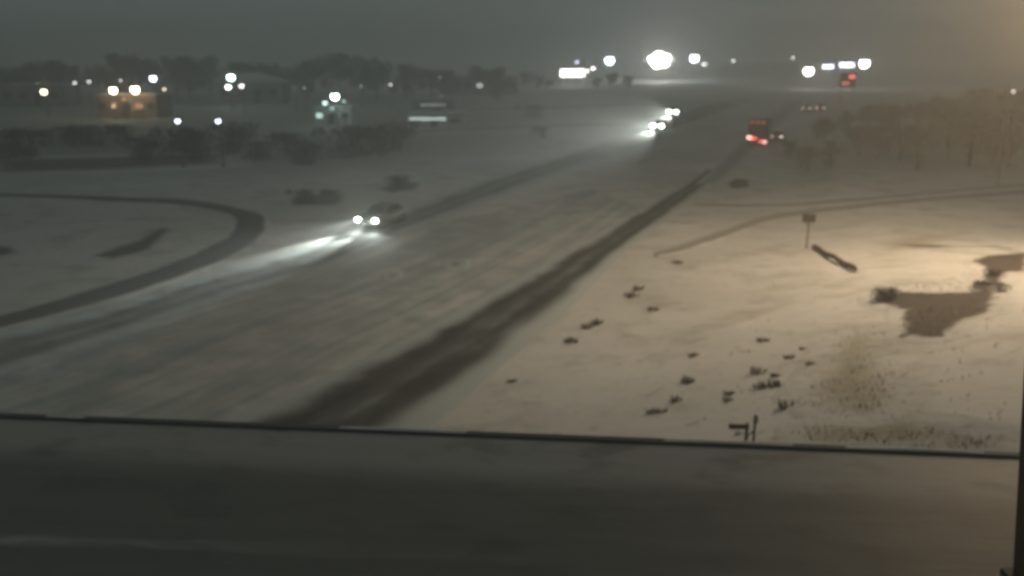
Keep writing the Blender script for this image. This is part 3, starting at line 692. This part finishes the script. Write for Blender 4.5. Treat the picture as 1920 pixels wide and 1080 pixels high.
# ------------------------------------------------------------------ vehicles
def wheel(t, x, y, r):
    bm = bmesh.new(); rod(bm, (x, y - .11, r), (x, y + .11, r), r, r, 20); w = obj('wheel', bm, RUB, t)
    s = 1 if y > 0 else -1
    bm = bmesh.new(); rod(bm, (x, y + s * .10, r), (x, y + s * .125, r), r * .6, r * .55, 14); obj('rim', bm, STEEL, w)
def car(label, loc, fwd, paint, head=0, tail=0, group=None, snowroof=False, lamp_r=.13, tailc=(1, .12, .08), hc=GREENW):
    t = thing('car', label, 'car', loc, math.atan2(fwd.y, fwd.x), group)
    bm = bmesh.new()
    prism(bm, [(-2.25, .32), (2.2, .32), (2.3, .5), (2.25, .72), (2.0, .84), (1.0, .96), (-1.7, 1.0), (-2.2, .94), (-2.3, .6)], -.9, .9)
    bmesh.ops.bevel(bm, geom=bm.edges[:], offset=.07, segments=2, affect='EDGES'); obj('body', bm, paint, t, True)
    bm = bmesh.new(); lo_ = [(-1.85, .98), (1.05, .95), (.35, 1.42), (-1.15, 1.44)]
    prism(bm, lo_, -.78, .78)
    for v in bm.verts:
        if v.co.z > 1.2: v.co.y *= .82
    bmesh.ops.bevel(bm, geom=bm.edges[:], offset=.05, segments=2, affect='EDGES'); cb = obj('cabin', bm, paint, t, True)
    bm = bmesh.new(); A = [(1.02, -.66, .99), (1.02, .66, .99), (.42, .56, 1.37), (.42, -.56, 1.37)]
    bm.faces.new([bm.verts.new((x + .05, y, z + .03)) for x, y, z in A]); obj('windscreen', bm, GLASS, cb)
    bm = bmesh.new(); A = [(-1.82, .66, 1.02), (-1.82, -.66, 1.02), (-1.2, -.56, 1.38), (-1.2, .56, 1.38)]
    bm.faces.new([bm.verts.new((x - .06, y, z + .03)) for x, y, z in A]); obj('rear_window', bm, GLASS, cb)
    for s_ in (-1, 1):
        bm = bmesh.new(); A = [(-1.5, .785, 1.03), (.8, .785, 1.02), (.3, .67, 1.36), (-1.05, .67, 1.37)]
        bm.faces.new([bm.verts.new((x, s_ * (y + .012), z)) for x, y, z in A]); obj('side_window', bm, GLASS, cb)
    for x in (-1.4, 1.42):
        for y in (-.82, .82): wheel(t, x, y, .32)
    for y in (-.68, .68):
        bm = bmesh.new(); ball(bm, (2.22, y, .66), lamp_r, 3, (.8, 1.1, .8)); obj('headlight', bm, m_emit(hc, head) if head else GLASS, t, True)
        bm = bmesh.new(); box(bm, (-2.26, y, .78), (.12, .36, .2), bev=.03); obj('tail_light', bm, m_emit(tailc, tail) if tail else BROWN, t)
    bm = bmesh.new(); box(bm, (2.28, 0, .5), (.06, 1.0, .16), bev=.015); obj('grille', bm, DARKSTEEL, t)
    bm = bmesh.new(); box(bm, (-2.29, 0, .6), (.04, .5, .13)); obj('plate', bm, PALE, t)
    if snowroof:
        bm = bmesh.new(); box(bm, (-.4, 0, 1.47), (1.4, 1.1, .09), bev=.04); obj('roof_snow', bm, m_plain('fresh roof snow', (.75, .75, .75), .7), t, True)
    return t
def beam(loc, fwd, energy, spot=26, down=4.2, name='headlight_beam', blend=.7):
    l = bpy.data.lights.new(name, 'SPOT'); l.energy = energy; l.color = (.93, 1.0, .93); l.spot_size = R(spot); l.spot_blend = blend; l.shadow_soft_size = .12
    o = bpy.data.objects.new(name, l); COL.objects.link(o); o.location = loc
    d = Vector((fwd.x, fwd.y, 0)).normalized(); d.z = -math.tan(R(down)); o.rotation_euler = d.to_track_quat('-Z', 'Y').to_euler()
PG = m_plain('dirty snow dusted car paint', (.13, .135, .13), .7, .05); PW = m_plain('silver car paint', (.3, .3, .3), .35, .4); PR = m_plain('dark red car paint', (.15, .03, .03), .35, .2)
PD = m_plain('black car paint', (.03, .03, .035), .35, .2)
BK = -HD
def put(px, py, back, z=.66):
    """place a car so that its lamps show at the given point of the picture"""
    g = onplane(px, py, z); return Vector((g.x, g.y, 0)) - back * 2.22
loc = put(687, 413, BK); car('nearest approaching car with two bright headlights on the snowy lanes', loc, BK, PG, head=20, lamp_r=.2)
for y in (-.68, .68):
    side = Vector((-BK.y, BK.x, 0)) * y
    beam(loc + BK * 2.45 + side + Vector((0, 0, .68)), BK, 20000, 24, 2.2, blend=1)
    beam(loc + BK * 2.45 + side + Vector((0, 0, .68)), Matrix.Rotation(R(28), 3, 'Z') @ BK, 500, 80, 3, blend=1)
loc = put(1232, 236, BK); car('second approaching car far up the lanes, headlights brighter and lower', loc, BK, PW, head=16, lamp_r=.40)
beam(loc + BK * 2.7 + Vector((0, 0, .8)), BK, 30000, 26, 2.5, blend=1)
loc = put(1261, 210, BK); car('third approaching car farthest up the lanes', loc, BK, PG, head=16, lamp_r=.40)
beam(loc + BK * 2.7 + Vector((0, 0, .8)), BK, 30000, 26, 2.5, blend=1)
# receding vehicles
def box_truck(label, loc, fwd):
    t = thing('box_truck', label, 'truck', loc, math.atan2(fwd.y, fwd.x))
    bm = bmesh.new(); box(bm, (-1.2, 0, 2.15), (5.2, 2.4, 2.5), bev=.05); obj('cargo_box', bm, m_plain('grimy truck box', (.10, .085, .075), .7), t)
    bm = bmesh.new(); prism(bm, [(1.45, .55), (3.4, .55), (3.45, 1.4), (2.9, 2.3), (1.45, 2.35)], -1.05, 1.05); bmesh.ops.bevel(bm, geom=bm.edges[:], offset=.06, segments=2, affect='EDGES'); obj('cab', bm, PD, t)
    bm = bmesh.new(); box(bm, (-.2, 0, .72), (7.0, .9, .3)); obj('chassis', bm, DARKSTEEL, t)
    bm = bmesh.new(); box(bm, (-3.85, 0, .62), (.14, 2.3, .2), bev=.02); obj('bumper', bm, STEEL, t)
    for x in (-2.4, 2.5):
        for y in (-1.0, 1.0): wheel(t, x, y, .46)
    for y, z, w_, h_, c_, L_ in ((.98, 1.25, .55, .42, (1, .5, .42), 3.2), (.35, 1.15, .7, .34, (1, .16, .12), 1.7), (-.5, .8, .45, .3, (1, .22, .16), 1.5), (-1.0, .75, .42, .42, (1, .45, .42), 2.4)):
        bm = bmesh.new(); box(bm, (-3.94, y, z), (.1, w_, h_), bev=.06); obj('tail_light', bm, m_emit(c_, L_), t)
    for y in (-.7, 0, .7):
        bm = bmesh.new(); box(bm, (-3.84, y, 3.22), (.06, .3, .16)); obj('marker_light', bm, m_emit((1, .2, .12), .9), t)
    return t
g = onplane(1419, 262, 1.0); box_truck('dark box truck driving away with red tail lights', Vector((g.x, g.y, 0)) + HD * 3.9, HD)
g = onplane(1455, 256, .8); car('car driving away beside the truck with snow on its roof', Vector((g.x, g.y, 0)) + HD * 2.3, HD, PW, tail=2.0, snowroof=True, tailc=(1, .75, .68))
g = onplane(1512, 203, .8); car('left of two distant cars driving away side by side', Vector((g.x, g.y, 0)) + HD * 2.3, HD, PD, tail=2.2, tailc=(1, .6, .6))
g = onplane(1538, 202, .8); car('right of two distant cars driving away side by side', Vector((g.x, g.y, 0)) + HD * 2.3, HD, PR, tail=2.6, tailc=(1, .5, .5))

# ------------------------------------------------------------------ the snowy air
m = bpy.data.materials.new('snowy air'); m.use_nodes = True; nt = m.node_tree; nt.nodes.clear()
o = nt.nodes.new('ShaderNodeOutputMaterial'); v = nt.nodes.new('ShaderNodeVolumePrincipled')
v.inputs['Color'].default_value = (.93, .95, .93, 1); v.inputs['Density'].default_value = .0036; v.inputs['Anisotropy'].default_value = .65
nt.links.new(v.outputs[0], o.inputs['Volume'])
bm = bmesh.new(); box(bm, (0, 450, 14.5), (2600, 1500, 31)); tag(obj('haze', bm, m), 'hazy night air with fine snow', 'haze', None, 'stuff')
